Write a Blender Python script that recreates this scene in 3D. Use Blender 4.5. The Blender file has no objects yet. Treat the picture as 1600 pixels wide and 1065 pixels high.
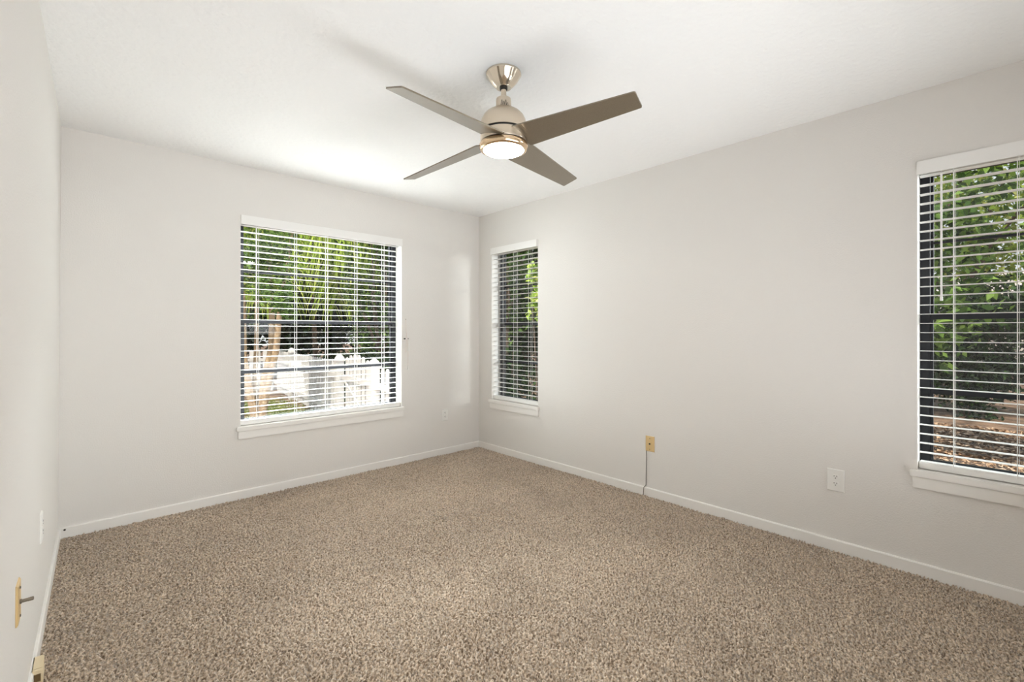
import bpy, bmesh, math, random
import numpy as np
from mathutils import Vector, Matrix, Euler

SC = bpy.context.scene
COL = SC.collection

# ------------------------------------------------------------------ camera, world, lights, exposure
cam_d = bpy.data.cameras.new('camera')
cam = bpy.data.objects.new('camera', cam_d)
COL.objects.link(cam)
cam.location = (0, 0, 1.222)
cam.rotation_euler = (math.radians(90), 0, -math.radians(43.06))
cam_d.sensor_width = 36
cam_d.lens = 36 * 718 / 1600
cam_d.shift_y = -15.0 / 1600
cam_d.clip_start = 0.01
cam_d.clip_end = 300
SC.camera = cam

SC.view_settings.view_transform = 'Standard'
SC.view_settings.look = 'None'
SC.view_settings.exposure = 0.17
SC.view_settings.gamma = 1.0
SC.view_settings.use_curve_mapping = False
SC.cycles.use_denoising = True
SC.cycles.max_bounces = 14
SC.cycles.diffuse_bounces = 8
SC.cycles.transparent_max_bounces = 16
SC.cycles.caustics_reflective = False
SC.cycles.caustics_refractive = False

W = bpy.data.worlds.new('sky')
SC.world = W
W.use_nodes = True
wn = W.node_tree
wn.nodes.clear()
w_out = wn.nodes.new('ShaderNodeOutputWorld')
w_bg = wn.nodes.new('ShaderNodeBackground')
w_tc = wn.nodes.new('ShaderNodeTexCoord')
w_sep = wn.nodes.new('ShaderNodeSeparateXYZ')
w_ramp = wn.nodes.new('ShaderNodeValToRGB')
w_ramp.color_ramp.elements[0].position = 0.0
w_ramp.color_ramp.elements[0].color = (1.0, 1.0, 1.0, 1)
w_ramp.color_ramp.elements[1].position = 0.9
w_ramp.color_ramp.elements[1].color = (0.62, 0.78, 1.0, 1)
wn.links.new(w_tc.outputs['Generated'], w_sep.inputs[0])
wn.links.new(w_sep.outputs['Z'], w_ramp.inputs[0])
wn.links.new(w_ramp.outputs[0], w_bg.inputs[0])
w_bg.inputs['Strength'].default_value = 0.85
wn.links.new(w_bg.outputs[0], w_out.inputs[0])

sun_d = bpy.data.lights.new('sun', 'SUN')
sun_d.energy = 5.4
sun_d.angle = math.radians(0.6)
sun_d.color = (1.0, 0.93, 0.82)
sun = bpy.data.objects.new('sun', sun_d)
COL.objects.link(sun)
sun.rotation_euler = Vector((0.62, 0.38, -1.15)).to_track_quat('-Z', 'Y').to_euler()


def area_light(name, loc, aim, sx, sy, power, color, spread=180):
    d = bpy.data.lights.new(name, 'AREA')
    d.shape = 'RECTANGLE'
    d.size, d.size_y = sx, sy
    d.energy = power
    d.color = color
    d.spread = math.radians(spread)
    o = bpy.data.objects.new(name, d)
    COL.objects.link(o)
    o.location = loc
    o.rotation_euler = (Vector(aim) - Vector(loc)).to_track_quat('-Z', 'Y').to_euler()
    return o


# added fill lamps behind the camera: one in the doorway, two towards the ceiling
area_light('doorway_fill_light', (0.45, -0.66, 1.15), (1.1, 3.8, 1.2), 0.8, 1.9, 9.0, (0.96, 0.98, 1.0))
area_light('ceiling_fill_light', (1.5, -0.35, 1.30), (1.5, 0.6, 2.44), 1.6, 0.4, 5.5, (0.93, 0.97, 1.0))
area_light('low_fill_light', (1.5, -0.50, 0.45), (1.2, 3.0, 2.60), 2.6, 0.6, 20.5, (0.93, 0.97, 1.0), 100)
# added fill lamps outside each window, out of view, standing in for daylight
area_light('back_window_side_fill', (-2.4, 6.5, 1.30), (1.5, 3.9, 1.35), 3.4, 2.6, 75.0, (0.95, 0.98, 1.0), 70)
area_light('back_window_high_fill', (1.9, 6.1, 3.5), (1.5, 3.9, 1.2), 2.6, 1.5, 600.0, (0.93, 0.97, 1.0), 80)
area_light('corner_window_fill', (7.2, 2.6, 2.3), (3.1, 3.25, 1.3), 2.6, 1.8, 18.0, (0.95, 0.98, 1.0), 60)
area_light('near_window_fill', (6.4, -3.3, 2.3), (3.1, -0.02, 1.3), 2.2, 2.0, 95.0, (0.95, 0.98, 1.0), 60)
FAN_GLOW = 66.0

# ------------------------------------------------------------------ room numbers (metres)
XR, YB, YF, H = 3.087, 3.822, -0.60, 2.44      # right wall, back wall, front wall, ceiling
REC = 0.107                                    # window recess depth
ZS, ZT = 0.520, 2.076                          # window opening bottom / top
GZ = -0.49                                     # garden level


# ------------------------------------------------------------------ helpers
def tag(o, label=None, cat=None, group=None, kind=None):
    if label: o['label'] = label
    if cat: o['category'] = cat
    if group: o['group'] = group
    if kind: o['kind'] = kind
    return o


def empty(name, loc=(0, 0, 0), rz=0):
    o = bpy.data.objects.new(name, None)
    o.empty_display_size = 0.05
    COL.objects.link(o)
    o.location = loc
    o.rotation_euler = (0, 0, rz)
    return o


class MB:
    """collects shapes and links them as one mesh object"""
    def __init__(self):
        self.v, self.f, self.s = [], [], []

    def add(self, vs, fs, smooth=False, M=None):
        b = len(self.v)
        if M is not None:
            vs = [tuple(M @ Vector(p)) for p in vs]
        self.v += [tuple(p) for p in vs]
        self.f += [tuple(i + b for i in f) for f in fs]
        self.s += [smooth] * len(fs)
        return self

    def box(self, lo, hi, bev=0.0, M=None):
        x0, y0, z0 = lo
        x1, y1, z1 = hi
        if x0 > x1: x0, x1 = x1, x0
        if y0 > y1: y0, y1 = y1, y0
        if z0 > z1: z0, z1 = z1, z0
        if bev <= 0:
            vs = [(x0, y0, z0), (x1, y0, z0), (x1, y1, z0), (x0, y1, z0), (x0, y0, z1), (x1, y0, z1), (x1, y1, z1), (x0, y1, z1)]
            fs = [(0, 3, 2, 1), (4, 5, 6, 7), (0, 1, 5, 4), (1, 2, 6, 5), (2, 3, 7, 6), (3, 0, 4, 7)]
            return self.add(vs, fs, False, M)
        bm = bmesh.new()
        bmesh.ops.create_cube(bm, size=1.0)
        for v in bm.verts:
            v.co = Vector(((x0 + x1) / 2 + v.co.x * (x1 - x0), (y0 + y1) / 2 + v.co.y * (y1 - y0), (z0 + z1) / 2 + v.co.z * (z1 - z0)))
        bmesh.ops.bevel(bm, geom=bm.edges[:], offset=min(bev, 0.49 * min(x1 - x0, y1 - y0, z1 - z0)), segments=2, affect='EDGES')
        bm.verts.index_update()
        self.add([v.co[:] for v in bm.verts], [tuple(v.index for v in f.verts) for f in bm.faces], True, M)
        bm.free()
        return self

    def lathe(self, prof, n=48, M=None, smooth=True):
        vs, fs = [], []
        for r, z in prof:
            for k in range(n):
                a = 2 * math.pi * k / n
                vs.append((r * math.cos(a), r * math.sin(a), z))
        for i in range(len(prof) - 1):
            for k in range(n):
                a, b = i * n + k, i * n + (k + 1) % n
                fs.append((a, a + n, b + n, b))
        vs2 = list(vs)
        fs.append(tuple(range(n)))
        fs.append(tuple(reversed(range((len(prof) - 1) * n, len(prof) * n))))
        return self.add(vs2, fs, smooth, M)

    def tube(self, pts, r, n=8, M=None):
        pts = [Vector(p) for p in pts]
        rs = r if isinstance(r, (list, tuple)) else [r] * len(pts)
        vs, fs = [], []
        ref = Vector((0, 0, 1))
        d0 = (pts[1] - pts[0]).normalized()
        if abs(d0.dot(ref)) > 0.9: ref = Vector((1, 0, 0))
        for i, p in enumerate(pts):
            d = (pts[min(i + 1, len(pts) - 1)] - pts[max(i - 1, 0)]).normalized()
            a = d.cross(ref).normalized()
            b = d.cross(a).normalized()
            for k in range(n):
                t = 2 * math.pi * k / n
                vs.append(tuple(p + (a * math.cos(t) + b * math.sin(t)) * rs[i]))
        for i in range(len(pts) - 1):
            for k in range(n):
                q, w = i * n + k, i * n + (k + 1) % n
                fs.append((q, w, w + n, q + n))
        fs.append(tuple(reversed(range(n))))
        fs.append(tuple(range((len(pts) - 1) * n, len(pts) * n)))
        return self.add(vs, fs, True, M)

    def prism(self, poly, z0, z1, M=None):
        n = len(poly)
        vs = [(x, y, z0) for x, y in poly] + [(x, y, z1) for x, y in poly]
        fs = [tuple(reversed(range(n))), tuple(range(n, 2 * n))] + [(i, (i + 1) % n, n + (i + 1) % n, n + i) for i in range(n)]
        return self.add(vs, fs, False, M)

    def build(self, name, mat, parent=None):
        me = bpy.data.meshes.new(name)
        me.from_pydata(self.v, [], self.f)
        me.polygons.foreach_set('use_smooth', self.s)
        if mat: me.materials.append(mat)
        me.update()
        if any(self.s):
            me.set_sharp_from_angle(angle=math.radians(38))
        o = bpy.data.objects.new(name, me)
        COL.objects.link(o)
        if parent: o.parent = parent
        return o


def mesh_obj(name, V, F, mat, parent=None, smooth=False):
    """fast path for large numpy meshes (all quads)"""
    me = bpy.data.meshes.new(name)
    V = np.asarray(V, dtype=np.float32)
    F = np.asarray(F, dtype=np.int32)
    k = F.shape[1]
    me.vertices.add(len(V)); me.vertices.foreach_set('co', V.ravel())
    me.loops.add(F.size); me.loops.foreach_set('vertex_index', F.ravel())
    me.polygons.add(len(F))
    me.polygons.foreach_set('loop_start', np.arange(0, F.size, k, dtype=np.int32))
    if smooth: me.polygons.foreach_set('use_smooth', np.ones(len(F), dtype=bool))
    me.update(calc_edges=True)
    me.validate()
    me.materials.append(mat)
    o = bpy.data.objects.new(name, me)
    COL.objects.link(o)
    if parent: o.parent = parent
    return o


# ------------------------------------------------------------------ materials
def lin(r, g, b):
    return tuple(((c / 255) / 12.92 if c / 255 <= 0.04045 else ((c / 255 + 0.055) / 1.055) ** 2.4) for c in (r, g, b)) + (1,)


def mat(name, color, rough=0.6, metal=0.0, bump=None, var=None, spec=0.5, coat=0.0):
    """bump: (scale, strength, distance[, detail]); var: (scale, colour2, contrast)"""
    m = bpy.data.materials.new(name)
    m.use_nodes = True
    nt = m.node_tree
    p = nt.nodes['Principled BSDF']
    p.inputs['Base Color'].default_value = color
    p.inputs['Roughness'].default_value = rough
    p.inputs['Metallic'].default_value = metal
    p.inputs['Specular IOR Level'].default_value = spec
    p.inputs['Coat Weight'].default_value = coat
    tc = nt.nodes.new('ShaderNodeTexCoord')
    if var:
        n = nt.nodes.new('ShaderNodeTexNoise')
        n.inputs['Scale'].default_value = var[0]
        n.inputs['Detail'].default_value = 5
        r = nt.nodes.new('ShaderNodeValToRGB')
        r.color_ramp.elements[0].position = 0.5 - var[2]
        r.color_ramp.elements[1].position = 0.5 + var[2]
        r.color_ramp.elements[0].color = color
        r.color_ramp.elements[1].color = var[1]
        nt.links.new(tc.outputs['Object'], n.inputs['Vector'])
        nt.links.new(n.outputs['Fac'], r.inputs[0])
        nt.links.new(r.outputs[0], p.inputs['Base Color'])
    if bump:
        n = nt.nodes.new('ShaderNodeTexNoise')
        n.inputs['Scale'].default_value = bump[0]
        n.inputs['Detail'].default_value = bump[3] if len(bump) > 3 else 3
        b = nt.nodes.new('ShaderNodeBump')
        b.inputs['Strength'].default_value = bump[1]
        b.inputs['Distance'].default_value = bump[2]
        nt.links.new(tc.outputs['Object'], n.inputs['Vector'])
        nt.links.new(n.outputs['Fac'], b.inputs['Height'])
        nt.links.new(b.outputs[0], p.inputs['Normal'])
    return m


def leaf_mat(name, cols, trans=0.35, rough=0.5):
    m = bpy.data.materials.new(name)
    m.use_nodes = True
    nt = m.node_tree
    p = nt.nodes['Principled BSDF']
    out = nt.nodes['Material Output']
    g = nt.nodes.new('ShaderNodeNewGeometry')
    r = nt.nodes.new('ShaderNodeValToRGB')
    e = r.color_ramp.elements
    for i, c in enumerate(cols):
        if i < 2:
            e[i].position = i / (len(cols) - 1); e[i].color = c
        else:
            q = e.new(i / (len(cols) - 1)); q.color = c
    for i, c in enumerate(cols):
        e[i].position = i / (len(cols) - 1)
        e[i].color = c
    nt.links.new(g.outputs['Random Per Island'], r.inputs[0])
    nt.links.new(r.outputs[0], p.inputs['Base Color'])
    p.inputs['Roughness'].default_value = rough
    p.inputs['Specular IOR Level'].default_value = 0.12
    tr = nt.nodes.new('ShaderNodeBsdfTranslucent')
    nt.links.new(r.outputs[0], tr.inputs[0])
    mx = nt.nodes.new('ShaderNodeMixShader')
    mx.inputs[0].default_value = trans
    nt.links.new(p.outputs[0], mx.inputs[1])
    nt.links.new(tr.outputs[0], mx.inputs[2])
    nt.links.new(mx.outputs[0], out.inputs[0])
    return m


def glass_mat(name):
    m = bpy.data.materials.new(name)
    m.use_nodes = True
    nt = m.node_tree
    out = nt.nodes['Material Output']
    nt.nodes.remove(nt.nodes['Principled BSDF'])
    t = nt.nodes.new('ShaderNodeBsdfTransparent')
    t.inputs[0].default_value = (0.95, 0.97, 0.96, 1)
    gl = nt.nodes.new('ShaderNodeBsdfGlossy')
    gl.inputs['Roughness'].default_value = 0.02
    lw = nt.nodes.new('ShaderNodeLayerWeight')
    lw.inputs[0].default_value = 0.5
    pw = nt.nodes.new('ShaderNodeMath'); pw.operation = 'POWER'; pw.inputs[1].default_value = 5.0
    ma = nt.nodes.new('ShaderNodeMath'); ma.operation = 'MULTIPLY_ADD'; ma.inputs[1].default_value = 0.9; ma.inputs[2].default_value = 0.028
    nt.links.new(lw.outputs['Facing'], pw.inputs[0])
    nt.links.new(pw.outputs[0], ma.inputs[0])
    mx = nt.nodes.new('ShaderNodeMixShader')
    nt.links.new(ma.outputs[0], mx.inputs[0])
    nt.links.new(t.outputs[0], mx.inputs[1])
    nt.links.new(gl.outputs[0], mx.inputs[2])
    nt.links.new(mx.outputs[0], out.inputs[0])
    return m


def emis_mat(name, color, strength):
    m = bpy.data.materials.new(name)
    m.use_nodes = True
    p = m.node_tree.nodes['Principled BSDF']
    p.inputs['Base Color'].default_value = (0.9, 0.9, 0.9, 1)
    p.inputs['Emission Color'].default_value = color
    p.inputs['Emission Strength'].default_value = strength
    return m


M_wall = mat('wall_paint', (0.74, 0.717, 0.688, 1), 0.75, bump=(140, 0.35, 0.004), spec=0.3)
M_ceil = mat('ceiling_paint', (0.885, 0.885, 0.88, 1), 0.85, bump=(38, 0.5, 0.010, 4), spec=0.2)
M_trim = mat('white_trim_paint', (0.82, 0.80, 0.77, 1), 0.4, bump=(30, 0.08, 0.002))
M_blind = mat('white_blind_vinyl', (0.85, 0.84, 0.82, 1), 0.38)
M_cord = mat('white_cord', (0.80, 0.79, 0.76, 1), 0.8, bump=(900, 0.4, 0.001))
M_bronze = mat('dark_bronze_aluminium', (0.012, 0.013, 0.017, 1), 0.42, 0.3, bump=(120, 0.1, 0.001))
M_glass = glass_mat('window_glass')
M_nickel = mat('brushed_nickel', (0.66, 0.57, 0.46, 1), 0.30, 1.0, bump=(260, 0.06, 0.001))
M_chrome = mat('polished_nickel', (0.74, 0.66, 0.55, 1), 0.13, 1.0)
M_blade = mat('satin_bronze_blade', (0.155, 0.125, 0.085, 1), 0.38, 0.45, bump=(700, 0.12, 0.0006), var=(500, (0.23, 0.19, 0.135, 1), 0.25), coat=1.0)
M_blade.node_tree.nodes['Principled BSDF'].inputs['Coat Roughness'].default_value = 0.12
M_blade.node_tree.nodes['Principled BSDF'].inputs['Coat IOR'].default_value = 1.55
M_ring = mat('warm_polished_ring', (0.80, 0.60, 0.40, 1), 0.16, 1.0)
M_dark = mat('black_gap', (0.01, 0.009, 0.008, 1), 0.5)
M_lens = emis_mat('lamp_diffuser', (1.0, 0.95, 0.88, 1), FAN_GLOW)
M_plate = mat('white_plastic', (0.80, 0.79, 0.76, 1), 0.3)
M_almond = mat('almond_plastic', (0.66, 0.48, 0.24, 1), 0.35, bump=(60, 0.05, 0.001))
M_cream = mat('cream_plastic', (0.72, 0.60, 0.40, 1), 0.4)
M_slot = mat('dark_slot', (0.03, 0.025, 0.02, 1), 0.6)
M_screw = mat('screw_metal', (0.25, 0.22, 0.18, 1), 0.35, 0.9)
M_cable = mat('grey_cable_jacket', (0.17, 0.155, 0.135, 1), 0.5)
M_pinkcord = mat('aged_cord', (0.80, 0.70, 0.63, 1), 0.8)


def carpet_mat():
    m = bpy.data.materials.new('beige_cut_pile_carpet')
    m.use_nodes = True
    nt = m.node_tree
    p = nt.nodes['Principled BSDF']
    p.inputs['Roughness'].default_value = 0.95
    p.inputs['Specular IOR Level'].default_value = 0.1
    p.inputs['Sheen Weight'].default_value = 0.55
    p.inputs['Sheen Roughness'].default_value = 0.45
    tc = nt.nodes.new('ShaderNodeTexCoord')
    # fibre flecks
    n1 = nt.nodes.new('ShaderNodeTexNoise'); n1.inputs['Scale'].default_value = 120; n1.inputs['Detail'].default_value = 4
    r1 = nt.nodes.new('ShaderNodeValToRGB')
    r1.color_ramp.elements[0].position = 0.36; r1.color_ramp.elements[0].color = (0.22, 0.160, 0.108, 1)
    r1.color_ramp.elements[1].position = 0.62; r1.color_ramp.elements[1].color = (0.74, 0.60, 0.46, 1)
    # pile lay: broad patches where the pile leans another way
    n2 = nt.nodes.new('ShaderNodeTexNoise'); n2.inputs['Scale'].default_value = 1.6; n2.inputs['Detail'].default_value = 3
    n2.inputs['Distortion'].default_value = 0.6
    r2 = nt.nodes.new('ShaderNodeValToRGB')
    r2.color_ramp.elements[0].position = 0.38; r2.color_ramp.elements[0].color = (0.88, 0.875, 0.87, 1)
    r2.color_ramp.elements[1].position = 0.62; r2.color_ramp.elements[1].color = (1.0, 1.0, 1.0, 1)
    mx = nt.nodes.new('ShaderNodeMix'); mx.data_type = 'RGBA'; mx.blend_type = 'MULTIPLY'
    mx.inputs[0].default_value = 1.0
    nt.links.new(tc.outputs['Object'], n1.inputs['Vector'])
    nt.links.new(tc.outputs['Object'], n2.inputs['Vector'])
    nt.links.new(n1.outputs['Fac'], r1.inputs[0])
    nt.links.new(n2.outputs['Fac'], r2.inputs[0])
    nt.links.new(r1.outputs[0], mx.inputs[6])
    nt.links.new(r2.outputs[0], mx.inputs[7])
    nt.links.new(mx.outputs[2], p.inputs['Base Color'])
    n3 = nt.nodes.new('ShaderNodeTexNoise'); n3.inputs['Scale'].default_value = 330; n3.inputs['Detail'].default_value = 2
    b = nt.nodes.new('ShaderNodeBump'); b.inputs['Strength'].default_value = 0.6; b.inputs['Distance'].default_value = 0.004
    nt.links.new(tc.outputs['Object'], n3.inputs['Vector'])
    nt.links.new(n3.outputs['Fac'], b.inputs['Height'])
    nt.links.new(b.outputs[0], p.inputs['Normal'])
    return m


M_carpet = carpet_mat()

# ------------------------------------------------------------------ room shell
XL_TOP, XL_BOT, SLOPE = -0.092, -0.106, 0.0175   # left wall: nearly plumb, one degree out of square


def xl(y, z):
    return XL_BOT + (XL_TOP - XL_BOT) * z / H - SLOPE * (YB - y)


def walled(name, axis, pos, thick, a0, a1, holes, material):
    """wall in the plane axis=pos, thickness away from the room, with rectangular openings (a0,a1,z0,z1)"""
    aa = sorted({a0, a1} | {h[0] for h in holes} | {h[1] for h in holes})
    zz = sorted({GZ - 0.1, 0.0, H + 0.12} | {h[2] for h in holes} | {h[3] for h in holes})
    P = lambda a, z, d: (pos + d, a, z) if axis == 'x' else (a, pos + d, z)
    solid = {}
    for i in range(len(aa) - 1):
        for j in range(len(zz) - 1):
            ca, cz_ = (aa[i] + aa[i + 1]) / 2, (zz[j] + zz[j + 1]) / 2
            solid[i, j] = not any(h[0] < ca < h[1] and h[2] < cz_ < h[3] for h in holes)
    bm = bmesh.new()
    vc = {}

    def V(a, z, d):
        k = (round(a, 5), round(z, 5), round(d, 5))
        if k not in vc: vc[k] = bm.verts.new(P(a, z, d))
        return vc[k]

    def Q(*vs):
        try: bm.faces.new(vs)
        except ValueError: pass
    for (i, j), s in solid.items():
        if not s: continue
        a, b, c, d = aa[i], aa[i + 1], zz[j], zz[j + 1]
        for t in (0, thick):
            Q(V(a, c, t), V(b, c, t), V(b, d, t), V(a, d, t))
        if not solid.get((i - 1, j)): Q(V(a, c, 0), V(a, d, 0), V(a, d, thick), V(a, c, thick))
        if not solid.get((i + 1, j)): Q(V(b, c, 0), V(b, d, 0), V(b, d, thick), V(b, c, thick))
        if not solid.get((i, j - 1)): Q(V(a, c, 0), V(b, c, 0), V(b, c, thick), V(a, c, thick))
        if not solid.get((i, j + 1)): Q(V(a, d, 0), V(b, d, 0), V(b, d, thick), V(a, d, thick))
    bmesh.ops.recalc_face_normals(bm, faces=bm.faces)
    me = bpy.data.meshes.new(name)
    bm.to_mesh(me); bm.free()
    me.materials.append(material)
    o = bpy.data.objects.new(name, me)
    COL.objects.link(o)
    o['kind'] = 'structure'
    return o


WIN_BACK = (0.843, 2.170)
WIN_SIDE = (2.947, 3.613)
WIN_NEAR = (-0.364, 0.302)
walled('wall_back', 'y', YB, 0.20, -0.45, XR + 0.20, [WIN_BACK + (ZS, ZT)], M_wall)
walled('wall_right', 'x', XR, 0.20, YF - 0.2, YB - 0.0005, [WIN_SIDE + (ZS, ZT), WIN_NEAR + (ZS, ZT)], M_wall)
walled('wall_front', 'y', YF, -0.15, -0.45, XR - 0.0005, [(0.05, 0.87, 0.0, 2.03)], M_wall)
# left wall
lw_ = MB()
ys = (YF - 0.2, YB - 0.0005)
vs = []
for y in ys:
    for z in (GZ - 0.1, H + 0.12):
        vs += [(xl(y, z), y, z), (-0.42, y, z)]
lw_.add(vs, [(0, 2, 6, 4), (1, 5, 7, 3), (0, 1, 3, 2), (4, 6, 7, 5), (2, 3, 7, 6), (0, 4, 5, 1)])
tag(lw_.build('wall_left', M_wall), kind='structure')
tag(MB().box((-0.40, YF - 0.15, H), (XR, YB, H + 0.10)).build('ceiling', M_ceil), kind='structure')
# hall beyond the doorway behind the camera
hall = MB()
hall.box((-0.4, YF - 1.6, -0.1), (1.4, YF - 0.15, 0.0))
hall.box((-0.4, YF - 1.6, H), (1.4, YF - 0.15, H + 0.1))
hall.box((-0.4, YF - 1.7, 0.0), (1.4, YF - 1.6, H))
hall.box((1.4, YF - 1.7, 0.0), (1.5, YF - 0.15, H))
hall.box((-0.5, YF - 1.7, 0.0), (-0.4, YF - 0.15, H))
tag(hall.build('wall_hall', M_wall), kind='structure')


# carpet: displaced cut pile over the part of the floor in view, plain behind the camera
def carpet():
    rng = np.random.default_rng(7)
    x0, x1, y0, y1, s = -0.175, XR + 0.01, -0.12, YB + 0.01, 0.0042
    nx, ny = int((x1 - x0) / s) + 1, int((y1 - y0) / s) + 1
    kx = np.fft.fftfreq(nx, s)[:, None]
    ky = np.fft.fftfreq(ny, s)[None, :]
    k = np.sqrt(kx ** 2 + ky ** 2)

    def band(c, w, ax=1.0, ay=1.0):
        kk = np.sqrt((kx * ax) ** 2 + (ky * ay) ** 2)
        F = np.fft.fft2(rng.standard_normal((nx, ny))) * np.exp(-((kk - c) / w) ** 2)
        h = np.real(np.fft.ifft2(F))
        return h / h.std()
    # tufts about 12-18 mm across, leaning rows, and slow swells in the pile
    dirn = band(1.2, 1.0)
    t1 = band(54, 22)
    t2 = band(60, 22, 1.3, 0.8)
    mixw = 1 / (1 + np.exp(-1.5 * dirn))
    tuft = t1 * mixw + t2 * (1 - mixw)
    tuft = np.where(tuft < 0, tuft * 1.5, np.tanh(tuft * 0.9) * 0.8)
    fine = band(100, 22)
    slow = band(3.0, 2.5)
    h = tuft * 0.0088 + fine * 0.0028 + slow * 0.0009
    X, Y = np.meshgrid(x0 + np.arange(nx) * s, y0 + np.arange(ny) * s, indexing='ij')
    jit = band(60, 30) * 0.0008
    V = np.stack([X + jit, Y - jit, h - 0.008], -1).reshape(-1, 3)
    i = np.arange(nx - 1)[:, None] * ny + np.arange(ny - 1)[None, :]
    F = np.stack([i, i + ny, i + ny + 1, i + 1], -1).reshape(-1, 4)
    b = len(V)
    ex = np.array([(-0.40, YF - 0.15, -0.004), (XR + 0.01, YF - 0.15, -0.004), (XR + 0.01, y0 + s, -0.004), (-0.40, y0 + s, -0.004),
                   (-0.40, YF - 0.15, -0.09), (XR + 0.01, YF - 0.15, -0.09), (XR + 0.01, YB + 0.01, -0.09), (-0.40, YB + 0.01, -0.09)])
    V = np.vstack([V, ex])
    F = np.vstack([F, [[b, b + 1, b + 2, b + 3], [b + 4, b + 7, b + 6, b + 5]]])
    o = mesh_obj('floor', V, F, M_carpet, smooth=True)
    tag(o, kind='structure')
    return o


carpet()

# baseboards (flat with an eased top edge)
BH, BT = 0.058, 0.011


def baseboard(name, p0, p1, into, bh=BH):
    p0, p1, n = Vector(p0), Vector(p1), Vector(into)
    prof = [(0, -0.02), (BT, -0.02), (BT, bh - 0.006), (BT - 0.004, bh), (0, bh)]
    vs = []
    for p in (p0, p1):
        for d, z in prof:
            q = p + n * d
            vs.append((q.x, q.y, z))
    k = len(prof)
    fs = [tuple(range(k)), tuple(reversed(range(k, 2 * k)))] + [(i, i + k, (i + 1) % k + k, (i + 1) % k) for i in range(k)]
    m = MB().add(vs, fs)
    o = m.build(name, M_trim)
    bm = bmesh.new(); bm.from_mesh(o.data); bmesh.ops.recalc_face_normals(bm, faces=bm.faces); bm.to_mesh(o.data); bm.free()
    return tag(o, kind='structure')


baseboard('baseboard_back', (xl(YB, 0), YB, 0), (XR, YB, 0), (0, -1, 0))
baseboard('baseboard_right', (XR, YB - BT, 0), (XR, YF, 0), (-1, 0, 0))
baseboard('baseboard_left', (xl(YF, 0), YF, 0), (xl(YB - BT, 0), YB - BT, 0), (1, -0.0175, 0))


# ------------------------------------------------------------------ windows
# built in a local frame: u along the wall (0..width), v = depth outwards, z up
def window(name, M, width):
    root = empty(name)
    tag(root, kind='structure')
    fw = 0.042
    V0, V1 = REC, REC + 0.055
    fr = MB()
    fr.box((0, V0, ZS), (fw, V1, ZT), M=M).box((width - fw, V0, ZS), (width, V1, ZT), M=M)
    fr.box((fw, V0, ZT - 0.035), (width - fw, V1, ZT), M=M).box((fw, V0, ZS), (width - fw, V1, ZS + 0.022), M=M)
    fr.build('window_frame', M_bronze, root)
    zm = (ZS + ZT) / 2 + 0.003

    def sash(nm, z0, z1, v, rail_lo, rail_hi, mid, mt):
        s = MB()
        st = 0.012
        s.box((fw, v, z0), (fw + st, v + 0.02, z1), M=M).box((width - fw - st, v, z0), (width - fw, v + 0.02, z1), M=M)
        s.box((fw + st, v, z0), (width - fw - st, v + 0.02, z0 + rail_lo), M=M)
        s.box((fw + st, v, z1 - rail_hi), (width - fw - st, v + 0.02, z1), M=M)
        o = s.build(nm, M_bronze, root)
        MB().box((fw + st, v + 0.002, mid - mt / 2), (width - fw - st, v + 0.018, mid + mt / 2), M=M).build('muntin', M_bronze, o)
        MB().box((fw + st, v + 0.009, z0 + rail_lo), (width - fw - st, v + 0.012, z1 - rail_hi), M=M).build('glass_pane', M_glass, o)
    sash('lower_sash', ZS + 0.022, zm + 0.012, V0 + 0.008, 0.018, 0.030, (ZS + zm) / 2 + 0.002, 0.024)
    sash('upper_sash', zm - 0.016, ZT - 0.035, V0 + 0.030, 0.028, 0.015, (ZT + zm) / 2 - 0.008, 0.012)
    # white stool and apron
    MB().box((-0.024, -0.026, ZS - 0.028), (width + 0.016, 0.0, ZS + 0.004), 0.003, M=M) \
        .box((0.0, 0.0, ZS - 0.0), (width, REC, ZS + 0.004), M=M).build('window_sill', M_trim, root)
    MB().box((-0.014, -0.016, ZS - 0.086), (width + 0.008, 0.0, ZS - 0.028), 0.003, M=M).build('apron', M_trim, root)
    # painted white jamb lining
    j = MB()
    j.box((0, 0.0, ZS + 0.004), (0.004, REC, ZT), M=M).box((width - 0.004, 0.0, ZS + 0.004), (width, REC, ZT), M=M)
    j.box((0.004, 0.0, ZT - 0.004), (width - 0.004, REC, ZT), M=M)
    j.build('jamb_lining', M_trim, root)
    return root


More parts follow.
